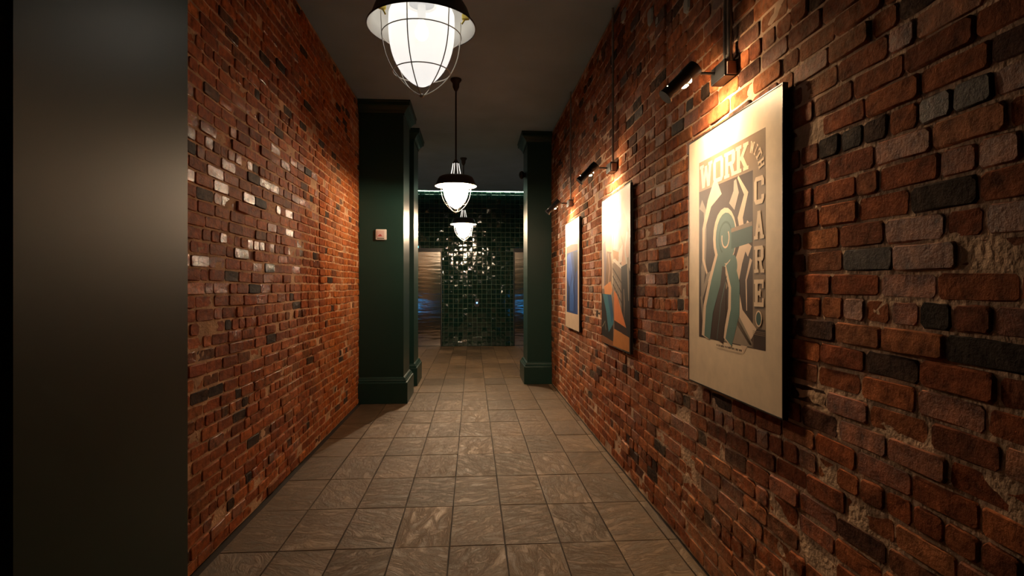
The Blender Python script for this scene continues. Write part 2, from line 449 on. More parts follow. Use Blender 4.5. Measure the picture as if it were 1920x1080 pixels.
def mortar_wall(name, side, y0, y1, m):
    X = WL if side < 0 else WR
    ny = int((y1 - y0) / .022); nz = int(CEIL / .022)
    ys = np.linspace(y0, y1, ny); zs = np.linspace(0, CEIL, nz)
    Y, Z = np.meshgrid(ys, zs, indexing='ij')
    n = vnoise(LB, Y * 3.1, Z * 4.2) * .45 + vnoise(LC, Y * 14, Z * 22) * .35 + vnoise(LA, Y * 37, Z * 41) * .20
    depth = .0115 - .012 * n            # how far behind the brick faces
    big = vnoise(LA, Y * 1.1 + 7, Z * 1.6)
    depth -= np.clip(big - .92, 0, 1) * .02   # buttered-over patches
    depth = np.maximum(depth, -.0015)
    Xv = X + side * depth
    co = np.stack([Xv, Y, Z], -1).reshape(-1, 3)
    idx = np.arange(ny * nz).reshape(ny, nz)
    q = np.stack([idx[:-1, :-1], idx[1:, :-1], idx[1:, 1:], idx[:-1, 1:]], -1).reshape(-1, 4)
    if side > 0: q = q[:, ::-1]
    # back slab of the wall
    b = len(co); X2 = X + side * .22
    extra = [(X2, y0, 0), (X2, y1, 0), (X2, y1, CEIL), (X2, y0, CEIL)]
    co = np.vstack([co, extra])
    me = bpy.data.meshes.new(name)
    faces = q.tolist() + [[b, b + 1, b + 2, b + 3],
        [b, b + 3, int(idx[0, -1]), int(idx[0, 0])], [b + 1, b + 2, int(idx[-1, -1]), int(idx[-1, 0])],
        [b, b + 1, int(idx[-1, 0]), int(idx[0, 0])], [b + 3, b + 2, int(idx[-1, -1]), int(idx[0, -1])]]
    me.from_pydata(co.tolist(), [], faces)
    me.materials.append(m)
    for p in me.polygons: p.use_smooth = True
    me.update()
    return tag(link(bpy.data.objects.new(name, me)), kind='structure')

POSTER_Y = [(1.925, 2.785), (3.85, 4.71), (5.73, 6.59)]

wall_r = mortar_wall('wall_right', 1, BACK, LOBBY, M['mortar_r'])
wall_bricks(wall_r, 1, BACK, LOBBY, .0722, .2, 11, lambda y, z: 'brick_r', lambda *a: None,
            [(3.22, 3.40, 1.85, 3.2)], lambda y: False)
wall_l = mortar_wall('wall_left', -1, BACK, LOBBY, M['mortar'])
wall_bricks(wall_l, -1, BACK, LOBBY, .0655, .187, 23, lambda y, z: 'brick_o' if y > 5.05 + .12 * math.sin(z * 9) else 'brick_l', lambda *a: None,
            [(5.03, 5.22, 1.0, 2.2)], lambda y: False)
# pale plaster dabs high on the right wall
for (y, z, w, h, k) in [(4.12, 3.32, .12, .10, 1), (3.50, 3.02, .09, .115, 2), (2.89, 2.80, .07, .09, 3), (3.36, 2.93, .05, .045, 4)]:
    r = random.Random(k); bm = bmesh.new()
    ring0, ring1 = [], []
    for j in range(10):
        a = 2 * math.pi * j / 10; cx = max(-1, min(1, 1.25 * math.cos(a))); sz = max(-1, min(1, 1.25 * math.sin(a)))
        ring0.append(bm.verts.new((WR + .004, y + w / 2 * cx, z + h / 2 * sz)))
        ring1.append(bm.verts.new((WR - .009 + r.uniform(-.002, .002), y + w * .42 * cx * r.uniform(.85, 1.05), z + h * .42 * sz * r.uniform(.85, 1.05))))
    for j in range(10): bm.faces.new((ring0[j], ring0[(j + 1) % 10], ring1[(j + 1) % 10], ring1[j]))
    bm.faces.new(ring1)
    finish('plaster_patch', bm, M['plaster'], wall_r)

# ------------------------------------------------------------------ floor of slate tiles
bm = bmesh.new(); add_box(bm, -3.0, 3.0, BACK, FAR, -.12, -.010)
floor = tag(finish('floor', bm, M['grout']), kind='structure')
TW, TD = .2905, .548
cols = [(-.1195 + TW * k) for k in range(-11, 12)]
rows = [(3.015 + TD * k) for k in range(-11, 20)]
tile_cache = {}
tr = random.Random(5)
rest_tiles = []
n_single = 0
def tile_geo(w, d, r):
    nx, nyy = 3, 4; g = .0035; v = []; f = []
    top = []
    for i in range(nx + 1):
        row = []
        for j in range(nyy + 1):
            x = -w / 2 + g + (w - 2 * g) * i / nx; y = -d / 2 + g + (d - 2 * g) * j / nyy
            e = i in (0, nx) or j in (0, nyy)
            if e: x += r.uniform(-.0013, .0013); y += r.uniform(-.0013, .0013)
            v.append((x, y, -.0035 if e else r.uniform(-.0022, .0008))); row.append(len(v) - 1)
        top.append(row)
    for i in range(nx):
        for j in range(nyy): f.append((top[i][j], top[i + 1][j], top[i + 1][j + 1], top[i][j + 1]))
    loop = [top[i][0] for i in range(nx + 1)] + [top[nx][j] for j in range(1, nyy + 1)] + [top[i][nyy] for i in range(nx - 1, -1, -1)] + [top[0][j] for j in range(nyy - 1, 0, -1)]
    b0 = len(v)
    for k in loop: v.append((v[k][0], v[k][1], -.014))
    n = len(loop)
    for k in range(n): f.append((loop[k], b0 + k, b0 + (k + 1) % n, loop[(k + 1) % n]))
    return v, f
for yi, y0 in enumerate(rows):
    for xi, x0 in enumerate(cols):
        lo, hi = (WL + .004, WR - .004) if y0 + TD / 2 < LOBBY else (-2.98, 2.98)
        xa, xb = max(x0, lo), min(x0 + TW, hi); ya, yb = max(y0, BACK), min(y0 + TD, FAR)
        if xb - xa < .03 or yb - ya < .03: continue
        key = (round(xb - xa, 3), round(yb - ya, 3))
        if key not in tile_cache:
            tile_cache[key] = []
            for k in range(4):
                v, f = tile_geo(*key, tr); me = bpy.data.meshes.new('stone_tile'); me.from_pydata(v, [], f)
                me.materials.append(M['slate']); 
                for p in me.polygons: p.use_smooth = False
                me.update(); tile_cache[key].append(me)
        seen = yb > 2.3 and abs((xa + xb) / 2 / max(yb, .1) - .0) < .95 and not (y0 > 8.0 and abs(xa + xb) / 2 > 1.45)
        o = bpy.data.objects.new('stone_tile', tr.choice(tile_cache[key]))
        o.location = ((xa + xb) / 2, (ya + yb) / 2, tr.uniform(-.0008, .0016))
        o.rotation_euler = (tr.gauss(0, .0016), tr.gauss(0, .0022), 0)
        if seen: link(o, floor); n_single += 1
        else: rest_tiles.append(o)
V, Fc = [], []
for o in rest_tiles:
    b = len(V); Mx = Matrix.LocRotScale(o.location, o.rotation_euler.to_quaternion(), None)
    V += [tuple(Mx @ v.co) for v in o.data.vertices]; Fc += [tuple(b + k for k in p.vertices) for p in o.data.polygons]
    bpy.data.objects.remove(o)
me = bpy.data.meshes.new('stone_tiles'); me.from_pydata(V, [], Fc); me.materials.append(M['slate']); me.update()
o = link(bpy.data.objects.new('stone_tiles', me), floor); o['kind'] = 'stuff'
print('floor tiles single', n_single)

# ------------------------------------------------------------------ ceiling and the other walls
bm = bmesh.new(); add_box(bm, -3.2, 3.2, BACK - .2, FAR - .07, CEIL, CEIL + .05)
ceiling = tag(finish('ceiling', bm, M['ceil']), kind='structure')
box_obj('ceiling_slot', (-3.2, 3.2, FAR - .07, FAR + .2, CEIL + .05, CEIL + .10), M['ceil'], ceiling)
for nm, d in (('wall_back', (-1.6, 1.4, BACK - .2, BACK, 0, CEIL)), ('wall_lobby_left', (-3.2, -3.0, LOBBY, FAR, 0, CEIL)), ('wall_lobby_right', (3.0, 3.2, LOBBY, FAR, 0, CEIL)),
              ('wall_lobby_near_left', (-3.0, WL - .22, LOBBY - .2, LOBBY, 0, CEIL)), ('wall_lobby_near_right', (WR + .22, 3.0, LOBBY - .2, LOBBY, 0, CEIL))):
    tag(box_obj(nm, d, M['green']), kind='structure')

# far wall: glazed tiles around two lift doors
DOORS = [(-1.80, -.71), (.95, 2.02)]
DH = 2.13
bm = bmesh.new(); add_box(bm, -3.0, 3.0, FAR + .008, FAR + .2, 0, CEIL + .05)
wall_far = tag(finish('wall_far', bm, M['tile_grout']), kind='structure')
V, Fc = [], []
ts = .107; r = random.Random(31)
nz = int(3.54 / ts)
zrow = 0.0
for i in range(34):
    z0 = .004 + i * ts
    for j in range(-28, 28):
        x0 = j * ts + r.uniform(-.001, .001)
        x1, z1 = x0 + ts - .006, z0 + ts - .006
        z0_ = z0
        for a, b in DOORS:          # tiles are cut round the door frames
            if a - .026 < x1 and b + .026 > x0 and z0 < DH + .085:
                if z1 > DH + .10: z0_ = DH + .086
                elif x0 < a - .036: x1 = a - .026
                elif x1 > b + .036: x0 = b + .026
                else: x1 = x0
        if x1 - x0 < .008: continue
        if z1 > CEIL + .04: continue
        tx, tz = r.gauss(0, .030), r.gauss(0, .044)
        cx, cz = (x0 + x1) / 2, (z0_ + z1) / 2
        b = len(V); i2 = min(.007, (x1 - x0) / 4, (z1 - z0_) / 4); p = -.001 - r.random() * .002
        def Y(x, z): return FAR + p + (x - cx) * tx + (z - cz) * tz
        z00, z0 = z0, z0_
        for (x, z) in ((x0, z0), (x1, z0), (x1, z1), (x0, z1)): V.append((x, FAR + .010, z))
        for (x, z) in ((x0, z0), (x1, z0), (x1, z1), (x0, z1)): V.append((x, Y(x, z) + .003, z))
        for (x, z) in ((x0 + i2, z0 + i2), (x1 - i2, z0 + i2), (x1 - i2, z1 - i2), (x0 + i2, z1 - i2)): V.append((x, Y(x, z), z))
        V.append((cx, Y(cx, cz) - .0012, cz)); z0 = z00
        for k in range(4):
            k2 = (k + 1) % 4
            Fc += [(b + k, b + k2, b + 4 + k2, b + 4 + k), (b + 4 + k, b + 4 + k2, b + 8 + k2, b + 8 + k), (b + 8 + k, b + 8 + k2, b + 12)]
me = bpy.data.meshes.new('glazed_tiles'); me.from_pydata(V, [], Fc); me.materials.append(M['tile_green'])
me.update()
o = link(bpy.data.objects.new('glazed_tiles', me), wall_far); o['kind'] = 'stuff'

# lift doors
for k, (a, b) in enumerate(DOORS):
    d = empty('door_%d' % (k + 1), ((a + b) / 2, FAR, 0)); tag(d, kind='structure')
    w = (b - a) / 2
    for s in (-1, 1):
        x0, x1 = (-w + .003, -.002) if s < 0 else (.002, w - .003)
        bm = bmesh.new(); add_box(bm, x0, x1, .0, .03, .012, DH - .003, bevel=.003)
        finish('door_panel', bm, M['steel'], d)
    bm = bmesh.new()
    for s in (-1, 1): add_box(bm, s * w, s * (w + .020), -.028, .03, 0, DH, bevel=.004)
    add_box(bm, -w - .028, w + .028, -.028, .03, DH, DH + .08, bevel=.004)
    finish('door_frame', bm, M['black'], d)
    box_obj('threshold', (-w, w, -.05, .03, 0, .010), M['steel'], d)
    ind = empty('lift_indicator', ((a + b) / 2 + .03, FAR - .004, 2.235))
    tag(ind, 'small teal lit indicator above the %s steel lift door' % ('left' if k == 0 else 'right'), 'indicator')
    box_obj('plate', (-.06, .06, -.006, .0, -.035, .035), M['black'], ind, bevel=.002)
    box_obj('lamp', (-.018, .018, -.012, -.006, -.02, .02), M['ind'], ind, bevel=.002)
cp = empty('call_panel', (.10, FAR - .004, .98)); tag(cp, 'small call panel with one blue lit button on the dark tiled end wall', 'call panel')
box_obj('plate', (-.045, .045, -.008, .0, -.09, .09), M['black'], cp, bevel=.003)
box_obj('button', (-.016, .016, -.014, -.008, -.016, .016), M['blue_btn'], cp, bevel=.003)
op = empty('outlet', (-.19, FAR - .004, .125)); tag(op, 'small silver outlet low on the dark tiled end wall', 'outlet')
box_obj('plate', (-.06, .06, -.008, 0, -.022, .022), M['steel'], op, bevel=.003)
for s in (-1, 1): box_obj('socket', (s * .03 - .012, s * .03 + .012, -.010, -.008, -.009, .009), M['gap'], op)
# strip of light at the head of the tiled wall
bm = bmesh.new(); add_box(bm, -2.98, 2.98, FAR - .050, FAR - .040, CEIL - .003, CEIL + .010, bevel=.002)
led = finish('light_strip', bm, M['led']); tag(led, 'thin greenish white light strip along the top of the dark tiled end wall', 'light strip')

# ------------------------------------------------------------------ pillars
def pillar(x_in, x_wall, y0, y1, label):
    """square dark green pillar against a wall: shaft, base moulding, crown moulding"""
    s = 1 if x_in > x_wall else -1
    root = empty('pillar', ((x_in + x_wall) / 2, (y0 + y1) / 2, 0)); tag(root, label, 'pillar', 'dark green pillars along the passage')
    ox, oy = root.location.x, root.location.y
    def prof_part(name, prof):
        bm = bmesh.new(); rings = []
        for (o, z) in prof:
            xa, xb = x_wall - ox, x_in + s * o - ox
            ya, yb = y0 - o - oy, y1 + o - oy
            rings.append([bm.verts.new(p) for p in ((xa, ya, z), (xb, ya, z), (xb, yb, z), (xa, yb, z))])
        for a, b in zip(rings, rings[1:]):
            for k in range(4): bm.faces.new((a[k], a[(k + 1) % 4], b[(k + 1) % 4], b[k]))
        bm.faces.new(rings[0]); bm.faces.new(rings[-1])
        return finish(name, bm, M['green'], root)
    prof_part('shaft', [(-.0, .25), (0, .26), (0, CEIL - .14), (0, CEIL - .13)])
    prof_part('base_moulding', [(.050, 0), (.050, .232), (.046, .244), (.034, .247), (.034, .262), (.024, .272), (.018, .288), (.006, .298), (.001, .300)])
    prof_part('crown_moulding', [(.001, CEIL - .155), (.012, CEIL - .155), (.012, CEIL - .135), (.020, CEIL - .125), (.034, CEIL - .10), (.060, CEIL - .072), (.078, CEIL - .06), (.078, CEIL - .022), (.085, CEIL - .016), (.085, CEIL - .001)])
    return root
pillar(-.798, WL + .0025, 1.06, 1.676, 'nearest dark green pillar at the left edge, with the sheen of lamps on its side')
pillar(-.798, WL + .0025, 6.75, 7.36, 'dark green left pillar with the small white square alarm on its face')
pillar(-.798, WL + .0025, 7.93, 8.54, 'dark green pillar right behind the left pillar that carries the white alarm')
pillar(.76, WR - .0025, 7.97, 8.58, 'dark green pillar at the far end of the right brick wall')

# ------------------------------------------------------------------ pendant lamps
def pendant(x, y, label, globe, rz=0.0):
    root = empty('pendant_lamp', (x, y, CEIL), rz); tag(root, label, 'pendant lamp', 'caged pendant lamps down the middle of the passage')
    rim = 2.385 - CEIL       # rim height, relative to the ceiling
    bm = bmesh.new(); lathe(bm, [(0, -.001), (.056, -.001), (.058, -.012), (.050, -.026), (.036, -.045), (.033, -.085), (.024, -.105), (.014, -.125), (.0, -.126)], 32)
    finish('canopy', bm, M['metal_dark'], root, smooth=40)
    bm = bmesh.new(); lathe(bm, [(0, -.12), (.0085, -.12), (.0085, rim + .275), (.016, rim + .272), (.016, rim + .255), (0, rim + .255)], 16)
    finish('rod', bm, M['metal_dark'], root, smooth=40)
    # vented neck: a core, a cap and bright bars round it
    bm = bmesh.new(); lathe(bm, [(0, rim + .262), (.018, rim + .262), (.030, rim + .248), (.034, rim + .232), (.024, rim + .228), (.030, rim + .17), (.038, rim + .118), (.056, rim + .116), (.060, rim + .104), (.0, rim + .104)], 32)
    nk = finish('neck', bm, M['metal_dark'], root, smooth=40)
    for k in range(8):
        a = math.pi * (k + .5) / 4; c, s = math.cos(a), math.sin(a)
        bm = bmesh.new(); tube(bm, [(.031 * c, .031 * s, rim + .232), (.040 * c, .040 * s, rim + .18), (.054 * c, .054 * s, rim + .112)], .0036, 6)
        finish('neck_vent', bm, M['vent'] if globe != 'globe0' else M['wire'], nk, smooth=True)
    outer = [(.001, rim + .108), (.100, rim + .106), (.150, rim + .100), (.172, rim + .088), (.185, rim + .066), (.196, rim + .036), (.208, rim + .012), (.2165, rim + .004), (.2175, rim - .001), (.2155, rim - .003)]
    bm = bmesh.new(); lathe(bm, outer + [(.2135, rim - .001), (.204, rim + .010), (.192, rim + .034), (.181, rim + .064), (.168, rim + .083), (.148, rim + .094), (.001, rim + .098)], 72)
    finish('shade', bm, M['metal_dark'], root, smooth=40)
    inner = [(.2130, rim - .0012), (.2030, rim + .009), (.190, rim + .033), (.179, rim + .062), (.166, rim + .080), (.146, rim + .090), (.05, rim + .093)]
    bm = bmesh.new(); lathe(bm, inner, 72)
    finish('reflector', bm, M['enamel'], root, smooth=40)
    gl = [(.060, rim + .088), (.118, rim + .080), (.130, rim + .05), (.131, rim + .02)]
    for k in range(1, 19):
        d = .247 * math.sin(k / 18 * math.pi / 2)
        rr = .131 * max(0, 1 - (d / .247) ** 2.5) ** .68
        gl.append((rr if k < 18 else 0, rim + .01 - d))
    bm = bmesh.new(); lathe(bm, gl, 56)
    finish('glass_globe', bm, M[globe], root, smooth=True)
    bm = bmesh.new(); lathe(bm, [(0, rim - .052), (.014, rim - .047), (.024, rim - .036), (.028, rim - .020), (.025, rim - .004), (.016, rim + .014), (.013, rim + .03), (0, rim + .03)], 16)
    finish('bulb', bm, M[globe.replace('globe', 'bulb')], root, smooth=True)
    bm = bmesh.new(); lathe(bm, [(0, rim + .028), (.016, rim + .028), (.016, rim + .09), (0, rim + .09)], 16)
    finish('lamp_holder', bm, M['enamel'], root, smooth=40)
    def cr(d): return .158 * max(0.0, 1 - (max(d, 0) / .272) ** 2.5) ** .75
    bm = bmesh.new()
    for d in (.036, .180):
        tube(bm, [(cr(d) * math.cos(2 * math.pi * k / 48), cr(d) * math.sin(2 * math.pi * k / 48), rim - d) for k in range(48)], .0022, 6, closed=True)
    lathe(bm, [(0, rim - .266), (.009, rim - .266), (.011, rim - .272), (.007, rim - .279), (0, rim - .281)], 12)
    cg = finish('wire_cage', bm, M['wire'], root, smooth=True)
    for k in range(6):
        a = math.radians(15 + 60 * k); pts = []
        for j in range(25):
            t = j / 24; d = -.045 + (.045 + .272) * math.sin(t * math.pi / 2) ** .9
            q = .160 if d < 0 else cr(d)
            if j == 24: q = .004
            pts.append((q * math.cos(a), q * math.sin(a), rim - d))
        bm = bmesh.new(); tube(bm, pts, .0024, 6)
        finish('cage_wire', bm, M['wire'], cg, smooth=True)
    for k in range(3):
        a = math.radians(52 + 120 * k + 170); c, s = math.cos(a), math.sin(a)
        bm = bmesh.new()
        add_box(bm, -.014, .014, -.009, .009, -.011, .011, bevel=.004)
        tube(bm, [(-.004, 0, -.01), (-.016, 0, -.026)], .0035, 6)
        bmesh.ops.rotate(bm, cent=(0, 0, 0), matrix=Matrix.Rotation(a, 3, 'Z'), verts=bm.verts)
        bmesh.ops.translate(bm, vec=(.185 * c, .185 * s, rim + .022), verts=bm.verts)
        o = finish('clip', bm, M['brass'], root); o['label'] = 'brass wing clip inside the shade'
    return root
pendant(-.203, 2.325, 'nearest and largest caged pendant lamp with lit white globe, at the top of the picture', 'globe0')
pendant(-.171, 5.97, 'middle caged pendant lamp on its long rod, just over the farthest one', 'globe1')
pendant(-.150, 9.63, 'farthest and smallest caged pendant lamp, in front of the dark tiled wall', 'globe2')

# ------------------------------------------------------------------ picture lights
def picture_light(y, label, pipes):
    root = empty('picture_light', (WR, y, EYE + .915)); tag(root, label, 'picture light', 'black picture lights over the framed pictures')
    bm = bmesh.new(); add_box(bm, -.052, -.004, .0, .14, -.035, .037, bevel=.004); finish('mounting_box', bm, M['black'], root)
    bm = bmesh.new(); add_box(bm, -.044, -.004, -.012, .0, -.030, .022, bevel=.002); finish('junction_box', bm, M['box_metal'], root)
    for k, (py, rr) in enumerate(pipes):
        bm = bmesh.new(); tube(bm, [(-.024, py, .03), (-.024, py, .20), (-.024, py + .002, CEIL - root.location.z - .002)], rr, 10)
        tube(bm, [(-.024, py, .028), (-.024, py, .055)], rr * 1.35, 10)
        finish('conduit', bm, M['steel_pipe'], root, smooth=40)
    bm = bmesh.new(); tube(bm, [(-.045, .10, .008), (-.09, .097, .008), (-.155, .09, .002)], .0065, 8)
    lathe(bm, [(0, -.01), (.013, -.01), (.013, .024), (0, .024)], 12, center=(-.155, .09)); finish('arm', bm, M['black'], root, smooth=40)
    # head: a short cylinder that hangs out and down from the arm, with its lens on the side towards the wall
    p0, p1 = Vector((-.150, .09, .020)), Vector((-.272, .09, -.100))
    ax = (p1 - p0).normalized(); n = Vector((-ax.z, 0, ax.x))
    n = n if n.x > 0 else -n      # towards the wall and down
    R, seg = .032, 32
    def shell(pa, pb, R, cut):
        bm = bmesh.new(); v = Vector((0, 1, 0)); rows_ = []
        angs = [cut + (2 * math.pi - 2 * cut) * k / seg for k in range(seg + 1)]
        for rad in (R, R - .0025):
            for p in (pa, pb): rows_.append([bm.verts.new(p + rad * (math.cos(a) * n + math.sin(a) * v)) for a in angs])
        o0, o1, i0, i1 = rows_
        for k in range(seg):
            bm.faces.new((o0[k], o0[k + 1], o1[k + 1], o1[k])); bm.faces.new((i0[k], i0[k + 1], i1[k + 1], i1[k]))
            bm.faces.new((o0[k], o0[k + 1], i0[k + 1], i0[k])); bm.faces.new((o1[k], o1[k + 1], i1[k + 1], i1[k]))
        for k in (0, seg): bm.faces.new((o0[k], o1[k], i1[k], i0[k]))
        return bm
    hd = finish('lamp_head', shell(p0 + ax * .045, p1, R, math.radians(44)), M['black'], root, smooth=40)
    q = lambda a, b, rr: (lambda bm: (tube(bm, [a, b], rr, 28), bm)[1])(bmesh.new())
    finish('socket', q(p0 - ax * .012, p0 + ax * .047, .035), M['black'], hd, smooth=40)
    finish('end_cap', q(p1 - ax * .004, p1 + ax * .004, R + .001), M['black'], hd, smooth=40)
    bm = bmesh.new(); v = Vector((0, 1, 0)); c = (p0 + p1) / 2 + ax * .02 + n * .001; ax = (ax * .77 - n * .64).normalized(); n = Vector((-ax.z, 0, ax.x)); n = n if n.x > 0 else -n
    hl, hw = .046, .017
    vs = [bm.verts.new(c + ax * a + v * b + n * d) for d in (0, .004) for (a, b) in ((-hl, -hw), (hl, -hw), (hl, hw), (-hl, hw))]
    bm.faces.new(vs[:4]); bm.faces.new(vs[4:])
    for k in range(4): bm.faces.new((vs[k], vs[(k + 1) % 4], vs[4 + (k + 1) % 4], vs[4 + k]))
    finish('lens', bm, M['lens'], hd)
    return root
picture_light(2.335, 'large black picture light over the WORK WITH CARE poster, with two conduits above', [(.012, .011), (.052, .010)])
picture_light(4.33, 'black picture light over the middle picture of two pale figures', [(.03, .009)])
picture_light(6.24, 'farthest black picture light, over the blue picture beside the right pillar', [(.03, .008)])

# ------------------------------------------------------------------ framed pictures (flat print in black frames)
INK = {}
def ink(c):
    k = tuple(round(v, 3) for v in c)
    if k not in INK: INK[k] = mat('ink_%d' % len(INK), k, .42, noise=(14, .07), spec=.25)
    return INK[k]

class Sheet:
    """flat shapes on a sheet: u from the far edge towards the camera, v downwards, metres; each layer a hair prouder"""
    def __init__(self): self.v, self.f, self.m, self.mats, self.lay = [], [], [], [], 0
    def mi(self, c):
        m = ink(c)
        if m not in self.mats: self.mats.append(m)
        return self.mats.index(m)
    def poly(self, pts, c, up=True):
        if up: self.lay += 1
        b = len(self.v); self.v += [(u, v, self.lay) for u, v in pts]
        self.f.append(tuple(range(b, b + len(pts)))); self.m.append(self.mi(c))
    def rect(self, u0, v0, u1, v1, c, up=True): self.poly([(u0, v0), (u1, v0), (u1, v1), (u0, v1)], c, up)
    def band(self, pts, w, c, up=True):
        """a tapered band along a polyline; w a width or list of widths"""
        n = len(pts); w = w if isinstance(w, (list, tuple)) else [w] * n
        Lf, Rt = [], []
        for i, (u, v) in enumerate(pts):
            a, b = pts[max(i - 1, 0)], pts[min(i + 1, n - 1)]
            dx, dy = b[0] - a[0], b[1] - a[1]; l = math.hypot(dx, dy) or 1
            Lf.append((u - dy / l * w[i] / 2, v + dx / l * w[i] / 2)); Rt.append((u + dy / l * w[i] / 2, v - dx / l * w[i] / 2))
        if up: self.lay += 1
        for i in range(n - 1): self.poly([Lf[i], Lf[i + 1], Rt[i + 1], Rt[i]], c, up=False)
    def ell(self, u, v, a, b, c, n=20): self.poly([(u + a * math.cos(2 * math.pi * k / n), v + b * math.sin(2 * math.pi * k / n)) for k in range(n)], c)
    def arc(self, u, v, a, b, t0, t1, w, c, n=14):
        self.band([(u + a * math.cos(math.radians(t0 + (t1 - t0) * k / n)), v + b * math.sin(math.radians(t0 + (t1 - t0) * k / n))) for k in range(n + 1)], w, c)
    def build(self, name, parent, x, y_far, z_top):
        vs = [(x - .00003 * l, y_far - u, z_top - v) for u, v, l in self.v]
        me = bpy.data.meshes.new(name); me.from_pydata(vs, [], self.f)
        for m in self.mats: me.materials.append(m)
        me.polygons.foreach_set('material_index', self.m); me.update()
        return link(bpy.data.objects.new(name, me), parent)

# slab letters on a unit cell (0..1, 0..1, v down), as bars
def glyph(ch):
    s = .26; B = []
    def bar(x0, y0, x1, y1): B.append([(x0, y0), (x1, y0), (x1, y1), (x0, y1)])
    def diag(x0, y0, x1, y1, w): B.append([(x0 - w / 2, y0), (x0 + w / 2, y0), (x1 + w / 2, y1), (x1 - w / 2, y1)])
    if ch == 'W':
        diag(.15, 0, .30, 1, .20); diag(.50, .12, .32, 1, .16); diag(.50, .12, .68, 1, .16); diag(.85, 0, .70, 1, .20)
        bar(0, 0, .32, .13); bar(.68, 0, 1, .13); bar(.40, .10, .60, .2)
    elif ch == 'O' or ch == 'C':
        c = .16; w = .27; h = .17
        B += [[(c, 0), (1 - c, 0), (1, h), (0, h)], [(0, 1 - h), (1, 1 - h), (1 - c, 1), (c, 1)], [(0, h), (w, h), (w, 1 - h), (0, 1 - h)]]
        if ch == 'O': bar(1 - w, h, 1, 1 - h)
        else: bar(1 - w, h, 1, .36); bar(1 - w, .68, 1, 1 - h)
    elif ch == 'R':
        bar(.10, 0, .36, 1); bar(0, 0, .40, .13); bar(0, .87, .46, 1); bar(.36, 0, .82, .15); bar(.36, .42, .80, .56)
        B.append([(.66, .0), (.84, .0), (.96, .12), (.96, .44), (.84, .56), (.66, .56)]); diag(.62, .54, .80, 1, .24); bar(.64, .87, 1, 1)
    elif ch == 'K':
        bar(.10, 0, .36, 1); bar(0, 0, .46, .13); bar(0, .87, .46, 1); diag(.84, .08, .40, .56, .26); diag(.46, .44, .84, .95, .26); bar(.60, 0, 1, .13); bar(.60, .87, 1, 1)
    elif ch == 'I': bar(.33, 0, .67, 1); bar(.1, 0, .9, .15); bar(.1, .85, .9, 1)
    elif ch == 'T': bar(.36, 0, .64, 1); bar(0, 0, 1, .2); bar(0, .2, .16, .34); bar(.84, .2, 1, .34); bar(.2, .87, .8, 1)
    elif ch == 'H': bar(.08, 0, .34, 1); bar(.66, 0, .92, 1); bar(.34, .42, .66, .58); bar(0, 0, .42, .12); bar(.58, 0, 1, .12); bar(0, .88, .42, 1); bar(.58, .88, 1, 1)
    elif ch == 'A': diag(.50, 0, .20, 1, .26); diag(.50, 0, .80, 1, .26); bar(.30, .60, .70, .74); bar(0, .87, .40, 1); bar(.60, .87, 1, 1); bar(.34, 0, .66, .1)
    elif ch == 'E': bar(.10, 0, .38, 1); bar(0, 0, .96, .16); bar(0, .84, .96, 1); bar(.38, .42, .66, .58); bar(.56, .36, .68, .64); bar(.80, .16, .96, .32); bar(.80, .68, .96, .84)
    return B
def letter(sh, ch, u, v, w, h, c, rot=0.0):
    sh.lay += 1
    cr_, sr = math.cos(rot), math.sin(rot)
    for P in glyph(ch):
        pts = []
        for a, b in P:
            a, b = (a - .5) * w, (b - .5) * h
            pts.append((u + a * cr_ - b * sr, v + a * sr + b * cr_))
        sh.lay += .4; sh.poly(pts, c, up=False)

PW, PT, PB = .86, EYE + .70, EYE - .457
def framed(y_far, label, sheet, base):
    root = empty('framed_picture', (0, 0, 0)); tag(root, label, 'picture', 'framed pictures on the right brick wall')
    yn = y_far - PW; fx = .0035
    X = 1.07
    bm = bmesh.new()       # deep black tray frame
    for d in ((X - .002, WR - .012, yn - .006, yn, PB - .006, PT + .006), (X - .002, WR - .012, y_far, y_far + .006, PB - .006, PT + .006),
              (X - .002, WR - .012, yn, y_far, PT, PT + .006), (X - .002, WR - .012, yn, y_far, PB - .006, PB)):
        add_box(bm, *d, bevel=.001)
    add_box(bm, X + .004, WR - .013, yn, y_far, PB, PT)
    finish('frame', bm, M['black'], root)
    box_obj('mount_board', (X, X + .004, yn, y_far, PB, PT), ink(base), root)
    sheet.build('print', root, X - .0003, y_far, PT)
    return root

# picture 1: lettering as it stands, with a plain abstract stand-in for its illustration
CREAM, TAUPE, TEAL, TEAL_D, DARK, PINK = (.80, .62, .45), (.27, .19, .13), (.10, .19, .18), (.04, .10, .10), (.045, .026, .02), (.74, .56, .42)
GREY = (.30, .24, .19)
sh = Sheet(); u0, v0 = .126, .117
sh.rect(u0, v0, u0 + .62, v0 + .82, TAUPE)
sh.rect(u0, v0 + .138, u0 + .524, v0 + .82, DARK)
sh.rect(u0 + .527, v0 + .743, u0 + .62, v0 + .82, DARK)
def A(pts): return [(u0 + a, v0 + .138 + b) for a, b in pts]
PK = PINK
sh.band(A([(.02, .06), (.07, .10), (.075, .26), (.05, .36), (.03, .52)]), [.05, .03, .02, .05, .012], GREY)
sh.band(A([(.215, .002), (.12, .07), (.055, .18), (.05, .32), (.12, .43)]), [.11, .05, .03, .025, .01], PK)
sh.band(A([(.30, .45), (.22, .38), (.10, .40), (.03, .50), (.045, .60)]), [.02, .05, .035, .025, .01], GREY)
sh.band(A([(.40, .002), (.47, .08), (.42, .17), (.45, .27), (.50, .31)]), [.012, .035, .045, .03, .05], PK)
sh.band(A([(.50, .20), (.41, .34), (.37, .44), (.40, .56), (.50, .66)]), [.05, .06, .065, .09, .15], PK)
sh.band(A([(.51, .34), (.47, .42), (.475, .54)]), [.02, .012, .006], PK)
sh.poly(A([(.27, .679), (.36, .52), (.52, .66), (.52, .679)]), GREY)
